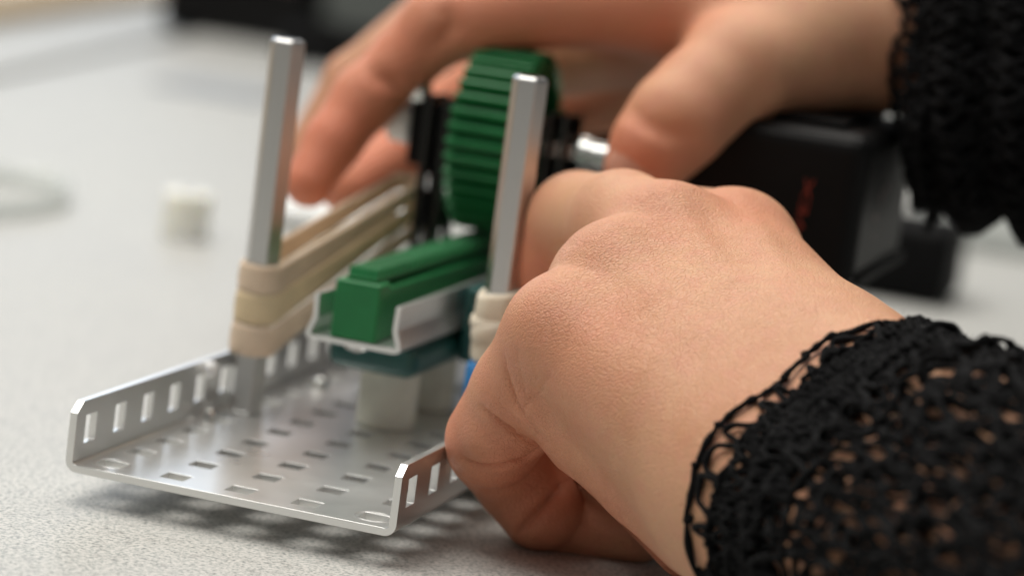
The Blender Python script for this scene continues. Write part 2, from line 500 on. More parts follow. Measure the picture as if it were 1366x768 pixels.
# teal truck under the slide
tk = MB()
tk.box(17.0, 36.0, 60, 138, 13.0, 19.6)
TRK = tk.build('slide_truck', M_TEAL, ROB, bevel=2.8, seg=4)
MB().box(36.7, 39.6, 86, 104, 14, 29.5).build('ear', M_TEAL, TRK, bevel=.8)
MB().box(36.7, 39.0, 104.3, 136, 14, 26.5).build('side_rail', M_TEAL, TRK, bevel=.6)
MB().box(11.6, 15.2, 86, 136, 14, 26.5).build('side_rail', M_TEAL, TRK, bevel=.6)
# aluminium slide track (thin bent profile)
prof = [(-10.2, 8.6), (-9.9, 6.3), (-9.4, 5.0), (-9.9, 3.2), (-10.2, 1.4), (-9.6, .35), (-8.6, 0), (8.6, 0), (9.6, .35), (10.2, 1.4), (9.9, 3.2), (9.4, 5.0), (9.4, 6.3), (9.7, 8.6)]
prof = [(-9.0, 9.2), (-8.9, 6.6), (-8.8, 4.6), (-9.6, 2.4), (-10.0, 1.0), (-9.5, .3), (-8.6, 0), (8.6, 0), (9.5, .3), (10.0, 1.0), (9.6, 2.4), (8.8, 4.6), (8.9, 6.6), (9.0, 9.2)]
XS, ZS = 26.0, 19.9
def profile(prof, th, y0, y1):
    A = np.array(prof, float); N = len(A); nn = np.zeros_like(A)
    for i in range(N):
        d_ = A[min(i+1, N-1)] - A[max(i-1, 0)]; nn[i] = np.array([-d_[1], d_[0]])/np.linalg.norm(d_)
    B = A + nn*th
    V = [(XS+p[0], y, ZS+p[1]) for y in (y0, y1) for p in list(A)+list(B)]
    F = []
    for i in range(N-1):
        F += [(i, i+1, 2*N+i+1, 2*N+i), (N+i+1, N+i, 3*N+i, 3*N+i+1), (i, N+i, N+i+1, i+1), (2*N+i+1, 3*N+i+1, 3*N+i, 2*N+i)]
    F += [(0, 2*N, 3*N, N), (N-1, 2*N-1, 4*N-1, 3*N-1)]
    return MB().add(V, F)
TRK2 = profile(prof, 1.0, 49.5, 152).build('slide_track', M_ALU, ROB, bevel=.2)
V = None
MB().lathe((26, 52.6, ZS-.05), (0, 0, -1), [(0, 2.6), (.8, 2.4), (1.3, 1.2)], 20).build('rivet', M_STEEL, TRK2)

# green rack: body with end block and a row of teeth along the top
rk = MB()
xr0, xr1 = 20.9, 30.3
zb = ZS + 1.1
rk.box(xr0, xr1, 49.9, 56.0, zb, zb+11.6)
rk.box(xr0+.3, xr1-.3, 56.0, 146, zb, zb+10.4)
RACK = rk.build('rack', M_GREEN, ROB, bevel=.45, seg=3)
tt = MB(); pit = 1.66*2
y = 53.2
tt.box(xr0+1.6, xr1-1.6, 51.6, 146, zb+11.65, zb+12.4)
while y < 145:
    w0, w1 = 1.05, .45
    zt0, zt1 = zb+12.3, zb+14.2
    a, b = xr0+1.6, xr1-1.6
    tt.add([(a, y-w0, zt0), (b, y-w0, zt0), (b, y+w0, zt0), (a, y+w0, zt0), (a, y-w1, zt1), (b, y-w1, zt1), (b, y+w1, zt1), (a, y+w1, zt1)],
           [(0,3,2,1),(4,5,6,7),(0,1,5,4),(1,2,6,5),(2,3,7,6),(3,0,4,7)])
    y += pit
tt.build('rack_teeth', M_GREEN, RACK, bevel=.12)

# green spur gear on a cross shaft
GX0, GX1, GY, GZ = 20.5, 35.0, 130.0, 56.2
def gear(x0, x1, y, z, ro, ri, n):
    mb = MB(); ring = []
    for k in range(n):
        a0 = 2*math.pi*k/n; q = 2*math.pi/n
        for fa, r in ((-.34, ri), (-.24, ri+(ro-ri)*.45), (-.12, ro), (.12, ro), (.24, ri+(ro-ri)*.45), (.34, ri)):
            ring.append((r*math.cos(a0+fa*q), r*math.sin(a0+fa*q)))
    N = len(ring)
    V = [(x0, y+p[0], z+p[1]) for p in ring] + [(x1, y+p[0], z+p[1]) for p in ring]
    ib = 15.5
    V += [(x0, y+ib*math.cos(2*math.pi*k/N), z+ib*math.sin(2*math.pi*k/N)) for k in range(N)]
    V += [(x1, y+ib*math.cos(2*math.pi*k/N), z+ib*math.sin(2*math.pi*k/N)) for k in range(N)]
    V += [(x0+4, y+ib*math.cos(2*math.pi*k/N), z+ib*math.sin(2*math.pi*k/N)) for k in range(N)]
    V += [(x1-4, y+ib*math.cos(2*math.pi*k/N), z+ib*math.sin(2*math.pi*k/N)) for k in range(N)]
    F = []
    for k in range(N):
        l = (k+1) % N
        F += [(k, l, N+l, N+k), (k, 2*N+k, 2*N+l, l), (N+k, N+l, 3*N+l, 3*N+k), (2*N+k, 4*N+k, 4*N+l, 2*N+l), (3*N+l, 5*N+l, 5*N+k, 3*N+k)]
    F += [tuple(range(4*N, 5*N)), tuple(range(5*N, 6*N))]
    return mb.add(V, F)
GEAR = gear(GX0, GX1, GY, GZ, 20.4, 17.6, 36).build('gear', M_GREEN, ROB, bevel=.18)
MB().lathe((GX0-1.5, GY, GZ), (1, 0, 0), [(0, 6), (GX1-GX0+3, 6)], 28).build('hub', M_GREEN, GEAR)
SH = MB().box(-1, 60, GY-1.6, GY+1.6, GZ-1.6, GZ+1.6).build('shaft', M_STEEL, ROB, bevel=.3)
def holed_bar(x, z0, nh, y=GY):
    mb = MB()
    zs = [z0] ; 
    for k in range(nh): zs += [z0 + P*(k+.5) - HS, z0 + P*(k+.5) + HS]
    zs.append(z0 + nh*P)
    ysb = [y-6.2, y-HS, y+HS, y+6.2]
    perforated(mb, ysb, zs, {(1, 1+2*k) for k in range(nh)}, lambda a, b, s: (x + s*1.2, a, b))
    return mb
for x in (10.8, 15.2, 38.4, 42.0):
    holed_bar(x, .5, 5).build('upright_bar', M_DARK, ROB, bevel=.15)
MB().lathe((4.0, GY, GZ+.5), (1, 0, 0), [(-3.6, 2.4), (-2.4, 4.4), (2.2, 4.8), (2.8, 3.6)], 24).build('shaft_collar', M_WHITE, ROB)
MB().box(6.9, 10.6, GY-4.6, GY+4.6, GZ-8, GZ+7.5).build('bearing', M_BLACK, ROB, bevel=1)
MB().box(12.3, 15.0, GY-4.6, GY+4.6, GZ-10, GZ+6).build('bearing', M_BLACK, ROB, bevel=1)
for (x, z) in ((6.0, GZ+8.3), (16.8, GZ+7.2), (16.8, GZ+1.5)):
    MB().lathe((x, GY-2.5, z), (1, 0, 0), [(0, 1.8), (.6, 3.0), (3.2, 3.0), (3.8, 2.2)], 16).build('screw', M_STEEL, ROB)
MB().lathe((35.4, GY-6, GZ+4.2), (1, 0, 0), [(0, 1.5), (.5, 2.8), (2.2, 2.8), (2.8, 2.0)], 16).build('screw', M_STEEL, ROB)
MB().lathe((45.2, GY, GZ), (1, 0, 0), [(0, 3.3), (.6, 3.9), (2.4, 3.9), (2.6, 3.2), (11.5, 3.2), (12, 2.8)], 24).build('shaft_spacer', M_STEEL, ROB)
MB().lathe((43.4, GY-3, 33.0), (1, 0, 0), [(0, 2.6), (2.0, 2.6), (2.4, 2.0)], 16).build('screw', M_STEEL, ROB)

# black motor with red lettering on the right end of the shaft
MX0, MX1, MY0, MY1, MZ0, MZ1 = 57.6, 110.5, 116, 182, 37.5, 70.5
MOT = MB().box(MX0, MX1, MY0, MY1, MZ0, MZ1).build('motor', M_BLACK, ROB, bevel=4.0, seg=4)
MB().box(MX0+6, MX1-7, MY0+7, MY1-5, MZ1+.1, MZ1+1.6).build('lid', M_BLACK2, MOT, bevel=.6)
MB().box(MX1+.1, MX1+1.4, MY0+3, MY1-1, MZ0+1, MZ0+3.2).build('rim', M_BLACK2, MOT, bevel=.4)
def text_part(body, size, mtx, mat, name, parent):
    cu = bpy.data.curves.new(name, 'FONT'); cu.body = body; cu.size = size; cu.extrude = .00008
    cu.align_x = 'CENTER'; cu.align_y = 'CENTER'
    tmp = bpy.data.objects.new('tmp', cu); COL.objects.link(tmp)
    dg = bpy.context.evaluated_depsgraph_get(); dg.update()
    me = bpy.data.meshes.new_from_object(tmp.evaluated_get(dg), depsgraph=dg)
    bpy.data.objects.remove(tmp)
    o = bpy.data.objects.new(name, me); COL.objects.link(o)
    me.transform(mtx); me.transform(Matrix.Translation(-Vector(wloc(parent))*S)); o.parent = parent
    me.materials.clear(); me.materials.append(mat); return o
def frame(loc, right, up):
    r = Vector(right).normalized(); u = Vector(up).normalized(); n = r.cross(u)
    mm = Matrix((r, u, n)).transposed().to_4x4(); mm.translation = Vector(loc)*S; return mm
text_part('VEX', .0062, frame((98.5, MY0-.12, 54.0), (0.08, 0, 1), (-1, 0, 0.08)) @ Matrix.Diagonal((1.1, .45, 1, 1)), M_RED, 'lettering', MOT)
for (y_, z_, a_, b_) in ((136, 52, 3.0, 1.6), (141, 56, 2.2, 2.6), (147, 57.5, 3.4, 1.4), (138, 47.5, 1.6, 1.2)):
    MB().box(MX1+.02, MX1+.12, y_-a_/2, y_+a_/2, z_-b_/2, z_+b_/2).build('worn_print', M_GREYP, MOT)

# black box added behind the gear to block light and keep that gap dark
CT = MB().box(14, 92, 215, 226, 2, 110).build('dark_backing', M_BLACK2, ROB, bevel=2, seg=3)
MB().box(30, 88, 213.4, 214.8, 40, 46).build('backing_strip', M_BLACK, CT)

# ------------------------------------------------------------------ rubber bands
def band_loop(z_near, z_far, h_near, h_far, r_near, r_far, far, th=1.1, near=(0, 63.5), flare=0):
    A = np.array(near, float); B = np.array(far, float)
    d_ = (B-A)/np.linalg.norm(B-A); n_ = np.array([-d_[1], d_[0]]); L = np.linalg.norm(B-A)
    path = []
    for a in np.linspace(-math.pi/2, math.pi/2, 17):
        path.append((A - d_*r_near*math.cos(a) + n_*r_near*math.sin(a), 0.0))
    for k in range(1, 12):
        f_ = k/12
        path.append((A + n_*r_near*(1-f_) + n_*r_far*f_ + d_*L*f_, f_))
    for a in np.linspace(math.pi/2, -math.pi/2, 13):
        path.append((B + d_*r_far*math.cos(a) + n_*r_far*math.sin(a), 1.0))
    for k in range(1, 12):
        f_ = 1-k/12
        path.append((A - n_*r_near*(1-f_) - n_*r_far*f_ + d_*L*f_, f_))
    N = len(path); V = []; F = []
    cen = (A+B)/2
    for i in range(N):
        p, f_ = path[i]; a = path[(i+1) % N][0]-path[i-1][0]; nr = np.array([a[1], -a[0]])/np.linalg.norm(a)
        if np.dot(nr, p-cen) < 0: nr = -nr
        z0 = z_near*(1-f_) + z_far*f_; h_ = h_near*(1-f_) + h_far*f_
        wob = .25*math.sin(i*.9+z_near)
        sec = [(-th/2, .15), (-th/2, .85), (-th*.3, 1), (th*.3, 1), (th/2, .85), (th/2+.12, .5), (th/2, .15), (th*.3, 0), (-th*.3, 0)]
        for (o_, zz) in sec:
            q = p + nr*(th/2+.05+o_); V.append((q[0], q[1], z0 + zz*h_ + wob*.3))
    m_ = 9
    for i in range(N):
        j = (i+1) % N
        for k in range(m_): F.append((i*m_+k, i*m_+(k+1) % m_, j*m_+(k+1) % m_, j*m_+k))
    return MB().add(V, F)
labs = ('topmost', 'middle', 'lowest')
for i, (zn, zf, hn, hf, mt) in enumerate(((25.0, 41.5, 5.7, 3.6, M_TAN), (18.7, 37.2, 6.1, 3.4, M_TAN2), (12.2, 33.0, 6.2, 3.2, M_TAN))):
    o = band_loop(zn, zf, hn, hf, 3.75+.12*i, 3.0, (7.5+.3*i, 129), .6).build('rubber_band', mt, smooth=True, origin=(0, 63.5, zn))
    tag(o, labs[i] + ' of three tan rubber bands looped round the left rod', 'rubber band', 'rubber bands round the left rod')
def wrap(z0, z1, r, wob, th, cx=50.8, cy=63.5, seed=1, tilt=(0, 0)):
    rr = random.Random(seed); V = []; F = []; N = 40; ph = rr.random()*6
    for i in range(N):
        a = 2*math.pi*i/N; hexr = r*(1+.035*math.cos(6*a)) + wob*math.sin(2*a+ph)
        dz = tilt[0]*math.cos(a)+tilt[1]*math.sin(a)
        for (o_, zz) in ((0, .1), (0, .9), (th*.5, 1), (th, .85), (th*1.12, .5), (th, .15), (th*.5, 0)):
            V.append((cx+(hexr+o_)*math.cos(a), cy+(hexr+o_)*math.sin(a), z0+(z1-z0)*zz+dz+wob*math.sin(3*a+ph)*.6))
    for i in range(N):
        j = (i+1) % N
        for k in range(7): F.append((i*7+k, i*7+(k+1) % 7, j*7+(k+1) % 7, j*7+k))
    return MB().add(V, F)
o = MB(); 
for a_ in ((27.0, 34.2, 3.75, .3, .8, 1, (1.0, .9)), (24.8, 28.0, 4.35, .35, .8, 2, (1.2, .7)), (26.6, 29.2, 4.5, .3, .7, 4, (.7, 1.2)), (19.5, 25.6, 3.75, .15, .8, 3, (.2, .3))):
    w_ = wrap(a_[0], a_[1], a_[2], a_[3], a_[4], seed=a_[5], tilt=a_[6]); o.add(w_.v, w_.f)
o = o.build('rubber_band', M_CREAM, smooth=True, origin=(50.8, 63.5, 19))
tag(o, 'cream rubber band wound in turns round the right rod', 'rubber band')
o = wrap(9.5, 19.3, 3.75, .1, 1.4, seed=5).build('blue_band', M_BLUE, smooth=True, origin=(50.8, 63.5, 9.5))
tag(o, 'blue rubber band on the right rod below the cream one', 'rubber band')

#HANDS#
# ------------------------------------------------------------------ hands: one continuous skin each, grown from a skeleton of tapering limbs
def cone(a, b, r1, r2):
    a = np.array(a, float); b = np.array(b, float); ab = b-a; L2 = ab @ ab
    def f(p):
        q = p - a
        t_ = np.clip((q @ ab)/L2, 0, 1)
        return np.sqrt(((q - t_[..., None]*ab)**2).sum(-1)) - (r1 + (r2-r1)*t_)
    return f
def smin(a, b, k):
    h = np.maximum(k - np.abs(a-b), 0)/k
    return np.minimum(a, b) - h*h*h*k/6
class Hand:
    def __init__(s, palm, fingers, kp, kf, kj, tips=(), kt=1.0):
        s.palm, s.fingers, s.kp, s.kf, s.kj, s.tips, s.kt = palm, fingers, kp, kf, kj, tips, kt
        s.grooves = []; s.bulges = []
    def body(s, p):
        d = None
        for pr in s.palm:
            v = pr(p); d = v if d is None else smin(d, v, s.kp)
        F = None
        for ch_ in s.fingers:
            c = None
            for pr in ch_:
                v = pr(p); c = v if c is None else smin(c, v, 3.5)
            F = c if F is None else smin(F, c, s.kf)
        d = smin(d, F, s.kj)
        for ch_ in s.tips:
            c = None
            for pr in ch_:
                v = pr(p); c = v if c is None else smin(c, v, 2.0)
            d = smin(d, c, getattr(s, 'ktl', {}).get(id(ch_), s.kt))
        return d
    def carve(s, p):
        d = s.body(p); g = np.zeros_like(p); e_ = .05
        for k in range(3):
            o_ = np.zeros(3); o_[k] = e_; g[:, k] = (s.body(p+o_) - d)/e_
        g /= np.linalg.norm(g, axis=1)[:, None]+1e-9
        tot = np.zeros(len(p))
        for pts, A, wd in s.grooves:
            P_ = np.array(pts); c_ = P_.mean(0)
            near = np.where(((p - c_)**2).sum(-1) < (np.sqrt(((P_-c_)**2).sum(1)).max() + 2.6*wd)**2)[0]
            if not len(near): continue
            pp = p[near]; best = np.zeros(len(near))
            for a, b, A0, A1 in zip(pts[:-1], pts[1:], A[:-1], A[1:]):
                ab = b-a; q = pp-a; t_ = np.clip((q @ ab)/(ab @ ab), 0, 1)
                e = np.sqrt(((q - t_[..., None]*ab)**2).sum(-1))/wd
                v = (A0+(A1-A0)*t_)*(np.exp(-e*e) if wd > 1.6 else np.exp(-1.3*e))
                best = np.where(np.abs(v) > np.abs(best), v, best)
            tot[near] += best
        return p - g*tot[:, None]
    def trace(s, u, v, d0=380, d1=720):
        r = CR.T @ np.array([(u-683)/FPX, (v-384)/FPX, 1.0]); L = np.linalg.norm(r); r = r/L
        t_ = d0*L
        for _ in range(160):
            d = float(s.body((CC + r*t_)[None])[0])
            if d < .02: return CC + r*t_
            t_ += d*.75
            if t_ > d1*L: return None
        return CC + r*t_
    def groove(s, pix, A, wd, taper=True):
        pts = [s.trace(*p) for p in pix]; pts = [p for p in pts if p is not None]
        n = len(pts); Al = [A*(math.sin(math.pi*(i+.6)/(n+.2))**.7 if taper else 1) for i in range(n)]
        s.grooves.append((pts, Al, wd))
    def mesh(s, lo, hi, h, sub):
        ax = [np.arange(lo[i], hi[i], h) for i in range(3)]
        n = [len(a) for a in ax]
        B = 5; nb = [(k+B-1)//B for k in n]
        cen = np.stack(np.meshgrid(*[lo[i] + (np.arange(nb[i])*B + (B-1)/2)*h for i in range(3)], indexing='ij'), -1)
        Fc = s.body(cen.reshape(-1, 3)).reshape(nb)
        F = np.repeat(np.repeat(np.repeat(Fc, B, 0), B, 1), B, 2)[:n[0], :n[1], :n[2]].copy()
        near = np.argwhere(np.abs(F) < h*B*1.05)
        for k in range(0, len(near), 200000):
            q = near[k:k+200000]
            F[q[:, 0], q[:, 1], q[:, 2]] = s.body(q*h + np.array([a[0] for a in ax]))
        ins = F < 0
        c = np.zeros([k-1 for k in n], int)
        cs = [(a, b, c_) for a in (0, 1) for b in (0, 1) for c_ in (0, 1)]
        sl = lambda a, k: slice(a, k-1+a)
        for a, b, c_ in cs: c += ins[sl(a, n[0]), sl(b, n[1]), sl(c_, n[2])]
        act = (c > 0) & (c < 8)
        acc = np.zeros(act.shape+(3,)); cnt = np.zeros(act.shape)
        for e_ in range(3):
            for a in (0, 1):
                for b in (0, 1):
                    o0 = [0, 0, 0]; oth = [k for k in range(3) if k != e_]; o0[oth[0]] = a; o0[oth[1]] = b
                    o1 = list(o0); o1[e_] = 1
                    f0 = F[tuple(sl(o0[k], n[k]) for k in range(3))]; f1 = F[tuple(sl(o1[k], n[k]) for k in range(3))]
                    x = (f0 < 0) != (f1 < 0); t_ = np.where(x, f0/np.where(x, f0-f1, 1), 0)
                    pos = np.zeros(act.shape+(3,)); pos += np.array(o0, float); pos[..., e_] += t_
                    acc += pos*x[..., None]; cnt += x
        ids = -np.ones(act.shape, int); ii = np.argwhere(act); ids[act] = np.arange(len(ii))
        V = (ii + acc[act]/cnt[act][:, None])*h + np.array([a[0] for a in ax])
        Q = []
        for e_ in range(3):
            o1 = [0, 0, 0]; o1[e_] = 1
            f0 = ins[tuple(slice(0, n[k]-o1[k]) for k in range(3))]; f1 = ins[tuple(slice(o1[k], n[k]) for k in range(3))]
            for sgn in (0, 1):
                w_ = np.argwhere((f0 & ~f1) if sgn == 0 else (~f0 & f1))
                oth = [(e_+1) % 3, (e_+2) % 3]
                ok = (w_[:, oth[0]] > 0) & (w_[:, oth[1]] > 0) & (w_[:, oth[0]] < n[oth[0]]-1) & (w_[:, oth[1]] < n[oth[1]]-1) & (w_[:, e_] < n[e_]-1)
                w_ = w_[ok]; q = []
                for a, b in ((0, 0), (-1, 0), (-1, -1), (0, -1)):
                    z = w_.copy(); z[:, oth[0]] += a; z[:, oth[1]] += b; q.append(ids[z[:, 0], z[:, 1], z[:, 2]])
                q = np.stack(q, 1); Q.append(q if sgn == 0 else q[:, ::-1])
        Q = np.concatenate(Q)
        V = s.project(V, 2, s.body)
        for _ in range(sub):
            V, Q = s.subdiv(V, Q); V = s.project(V, 1, s.body)
        V = s.carve(s.project(V, 1, s.body))
        return V, Q
    def subdiv(s, V, Q):
        E = np.stack([Q, np.roll(Q, -1, 1)], -1).reshape(-1, 2); Es = np.sort(E, 1)
        key = Es[:, 0]*len(V) + Es[:, 1]; u, inv = np.unique(key, return_inverse=True)
        mid = (V[u//len(V)] + V[u % len(V)])/2
        inv = inv.reshape(-1, 4) + len(V); fc = np.arange(len(Q)) + len(V) + len(u)
        cen = V[Q].mean(1)
        N = [np.stack([Q[:, k], inv[:, k], fc, inv[:, (k+3) % 4]], 1) for k in range(4)]
        return np.concatenate([V, mid, cen]), np.concatenate(N)
    def project(s, V, it, fn):
        for _ in range(it):
            d = fn(V); g = np.zeros_like(V); e_ = .05
            for k in range(3):
                o_ = np.zeros(3); o_[k] = e_; g[:, k] = (fn(V+o_) - d)/e_
            V = V - np.clip(d, -1, 1)[:, None]*g/np.maximum((g*g).sum(1), .05)[:, None]
        return V

def J(u, v, d, r):             # joint: measured place, radius in photograph pixels
    return W(u, v, d), r*d/FPX
def chain(*js):
    return [cone(a[0], b[0], a[1], b[1]) for a, b in zip(js[:-1], js[1:])]

def fast_mesh(me, V, Q):        # quads only
    me.vertices.add(len(V)); me.vertices.foreach_set('co', np.ascontiguousarray(V, dtype=np.float32).ravel())
    me.loops.add(Q.size); me.loops.foreach_set('vertex_index', np.ascontiguousarray(Q, dtype=np.int32).ravel())
    me.polygons.add(len(Q)); me.polygons.foreach_set('loop_start', np.arange(0, Q.size, 4, dtype=np.int32))
    me.update(calc_edges=True)
def hand_object(hd, name, lo, hi, h, sub, axis_a, axis_b, reds, wrks, parent, mat):
    V, Q = hd.mesh(lo, hi, h, sub)
    me = bpy.data.meshes.new(name)
    off = wloc(parent)
    fast_mesh(me, (V-off)*S, Q)
    o = bpy.data.objects.new(name, me); COL.objects.link(o); o.parent = parent
    me.materials.append(mat); me.polygons.foreach_set('use_smooth', [True]*len(me.polygons))
    a = np.array(axis_a, float); a /= np.linalg.norm(a); b = np.array(axis_b, float); b -= a*(a @ b); b /= np.linalg.norm(b)
    c = np.cross(a, b); hc = np.stack([V @ a, V @ b, V @ c], 1)
    at = me.attributes.new('hco', 'FLOAT_VECTOR', 'POINT'); at.data.foreach_set('vector', hc.ravel().astype(np.float32))
    for nm, L in (('red', reds), ('wrk', wrks)):
        x = np.zeros(len(V))
        for (p, r, s_) in L: x = np.maximum(x, min(1, s_*1.35)*np.exp(-((V-p)**2).sum(1)/(r*r)))
        at = me.attributes.new(nm, 'FLOAT', 'POINT'); at.data.foreach_set('value', x.astype(np.float32))
    return o

PER = thing('person', 'person in black crochet sleeves, both hands working on the metal robot', 'person', (130, 60, ZT))

# near hand: a fist, back of the hand up, little finger towards the camera, gripping the right rod
K = 18
wr_r = J(1100, 530, 452+K, 125); wr_u = J(1032, 670, 432+K, 122)
mi = J(980, 338, 496+K, 84); mm_ = J(889, 330, 484+K, 84); mr = J(822, 381, 472+K, 81); mp_ = J(750, 447, 462+K, 75)
arm_r = J(1440, 700, 395, 235); arm_u = J(1400, 800, 385, 230)
far_ = lambda a, b: a[0] + (b[0]-a[0])*1.75
palm = [cone(wr_r[0], mi[0], wr_r[1], mi[1]*.93), cone(wr_r[0]*.6+wr_u[0]*.4, mm_[0], wr_r[1], mm_[1]*.95),
        cone(wr_r[0]*.3+wr_u[0]*.7, mr[0], wr_u[1], mr[1]*.95), cone(wr_u[0], mp_[0], wr_u[1], mp_[1]*.95),
        cone(J(800, 520, 472+K, 80)[0], J(975, 676, 444+K, 92)[0], J(800, 520, 472+K, 80)[1], J(975, 676, 444+K, 92)[1]),
        cone(J(1010, 480, 500+K, 95)[0], J(905, 430, 520+K, 85)[0], J(1010, 480, 500+K, 95)[1], J(905, 430, 520+K, 85)[1]),
        cone(wr_r[0], far_(wr_r, arm_r), wr_r[1], arm_r[1]*.62), cone(wr_u[0], far_(wr_u, arm_u), wr_u[1], arm_u[1]*.62)]
palm.append(cone(J(830, 600, 492+K, 70)[0], J(940, 700, 470+K, 80)[0], J(830, 600, 492+K, 70)[1], J(940, 700, 470+K, 80)[1]))
f_pinky = chain(J(750, 447, 462+K, 77), J(700, 521, 472+K, 69), J(658, 586, 481+K, 65)) + chain(J(690, 560, 474+K, 50), J(668, 582, 474+K, 46))
t_pinky = chain(J(659, 592, 486+K, 65), J(690, 634, 494+K, 59), J(722, 676, 494+K, 58))
t_pinky2 = chain(J(728, 684, 498+K, 54), J(790, 697, 499+K, 52), J(848, 704, 496+K, 47))
f_ring = chain(J(822, 381, 472+K, 83), J(745, 480, 508+K, 68), J(775, 570, 512+K, 60), J(830, 590, 500+K, 55))
f_mid = chain(J(889, 330, 484+K, 84), J(830, 298, 500+K, 69), J(771, 297, 524+K, 66), J(742, 350, 530+K, 57), J(733, 415, 532+K, 52))
f_ind = chain(J(980, 338, 496+K, 84), J(870, 312, 530+K, 68), J(812, 360, 545+K, 60), J(790, 430, 545+K, 52))
thumb = chain(J(905, 430, 520+K, 82), J(835, 450, 535+K, 68), J(775, 455, 545+K, 58))
edge_pad = chain(J(738, 536, 464+K, 50), J(785, 576, 462+K, 60), J(868, 632, 454+K, 73), J(945, 690, 447+K, 82))
HA = Hand(palm, [f_pinky, f_ring, f_mid, f_ind, thumb], 16, 1.2, 6.0, [edge_pad, t_pinky, t_pinky2, chain(J(738, 592, 498+K, 46), J(800, 640, 500+K, 52), J(870, 690, 496+K, 50))], .8)
HA.ktl = {id(edge_pad): 4.0}
HA.groove([(722, 600), (704, 612), (684, 619), (660, 624), (638, 622), (618, 612)], 2.0, .8)
HA.groove([(748, 648), (733, 664), (716, 682), (702, 698), (693, 709)], 2.2, .8)
HA.groove([(645, 546), (660, 560), (678, 573), (697, 585), (718, 594)], 1.6, .9)
HA.groove([(672, 478), (676, 505), (686, 535), (702, 560), (722, 582)], 1.0, .9)
HA.groove([(690, 470), (694, 500), (700, 525)], .35, 1.3)
HA.groove([(732, 502), (718, 520), (704, 536), (697, 550)], .6, .6)
HA.groove([(730, 560), (742, 600), (760, 640)], .18, .9)
HA.groove([(752, 530), (760, 580), (776, 625)], .14, .9)
HA.groove([(636, 600), (662, 606), (690, 604)], .16, .7)
HA.groove([(628, 640), (655, 648), (690, 640)], .18, .7)
HA.groove([(650, 668), (672, 668), (700, 655)], .12, .7)
HA.groove([(690, 440), (740, 452), (800, 470), (860, 482), (905, 498)], .04, .4)
HA.groove([(735, 330), (748, 326), (762, 326)], .45, .9)
HA.groove([(988, 262), (1010, 300), (1040, 350), (1075, 410)], -.45, 3.0)
HA.groove([(888, 262), (925, 310), (970, 370)], -.4, 3.2)
HA.groove([(815, 330), (865, 385), (920, 440)], -.3, 3.2)
HA.groove([(938, 262), (958, 300), (985, 345)], .7, 4.0)
HA.groove([(850, 300), (890, 335), (930, 370)], .55, 4.0)
HA.groove([(770, 372), (815, 415), (860, 450)], .4, 4.0)
HA.groove([(640, 585), (665, 592), (690, 592), (708, 588)], .12, .4)
HA.groove([(632, 598), (660, 610), (690, 608)], .15, .4)
HA.groove([(700, 640), (716, 650), (724, 640)], .15, .5)
HA.groove([(655, 520), (668, 540), (690, 560)], .25, .6)
HA.groove([(712, 470), (716, 500), (708, 530)], .15, .5)
HA.groove([(770, 600), (800, 640), (850, 690)], .10, .5)
HA.groove([(760, 545), (772, 600), (800, 655)], .10, .5)
HA.groove([(712, 553), (703, 562), (710, 578)], -.5, 3.2)      # soft bulge of the palm edge beside the finger fold
NEAR = hand_object(HA, 'hand', W(560, 200, 500)*0+np.array([45, -200, -12]), np.array([275, 120, 85]), 1.5, 2,
    W(880, 260, 500)-W(1075, 590, 455), W(690, 430, 480)-W(1000, 260, 510),
    [(W(620, 600, 490), 14, .35), (W(730, 690, 492), 22, .75), (W(850, 710, 480), 16, .8), (W(680, 660, 490), 14, .6), (W(600, 590, 495), 9, .5), (W(690, 540, 480), 14, .35), (W(790, 320, 480), 9, .25), (W(1000, 262, 500), 12, .4), (W(740, 470, 470), 18, .3), (W(900, 300, 490), 14, .2), (W(600, 560, 495), 12, .4), (W(720, 350, 548), 14, .7), (W(880, 255, 495), 9, .25), (W(700, 420, 475), 16, .22)],
    [(W(872, 262, 492), 7.5, 1.0), (W(792, 340, 482), 8.5, .9), (W(985, 285, 505), 9, .25), (W(720, 440, 470), 13, .35), (W(620, 570, 490), 8, .4), (W(700, 530, 475), 12, .35)], PER, M_SKIN)

# far hand: reaches over the gear, thumb on the motor side
palm2 = [cone(J(1195, 45, 612, 88)[0], J(1000, 40, 612, 100)[0], J(1195, 45, 612, 88)[1], J(1000, 40, 612, 100)[1]),
         cone(J(1150, 10, 640, 90)[0], J(865, -25, 640, 90)[0], J(1150, 10, 640, 90)[1], J(865, -25, 640, 90)[1]),
         cone(J(1060, 60, 605, 88)[0], J(870, 0, 606, 70)[0], J(1060, 60, 605, 88)[1], J(870, 0, 606, 70)[1]),
         cone(J(1195, 45, 615, 88)[0], J(1850, 105, 585, 170)[0], J(1195, 45, 615, 88)[1], J(1850, 105, 585, 150)[1])]
th2 = chain(J(1040, 75, 600, 84), J(985, 92, 590, 76), J(935, 130, 584, 66), J(903, 162, 580, 66), J(872, 198, 579, 58), J(852, 228, 579, 47))
in2 = chain(J(870, 0, 606, 72), J(720, 8, 610, 55), J(588, 34, 612, 52), J(538, 82, 614, 44), J(486, 132, 612, 43), J(444, 190, 608, 37), J(412, 244, 604, 33))
md2 = chain(J(890, 35, 628, 84), J(765, 62, 642, 64), J(675, 95, 654, 48), J(600, 150, 658, 44), J(545, 198, 652, 42), J(464, 252, 640, 36))
rg2 = chain(J(830, -60, 665, 65), J(640, -20, 680, 50), J(470, 110, 690, 38), J(405, 205, 690, 28))
pk2 = chain(J(900, 60, 655, 66), J(820, 130, 664, 44), J(745, 158, 664, 35))
HB = Hand(palm2, [th2, in2, md2, rg2, pk2], 18, 2.0, 7.0)
HB.groove([(575, 62), (590, 52), (602, 38), (598, 20)], 1.6, 2.2)
HB.groove([(530, 120), (522, 112), (508, 104), (500, 96)], 1.3, 2.0)
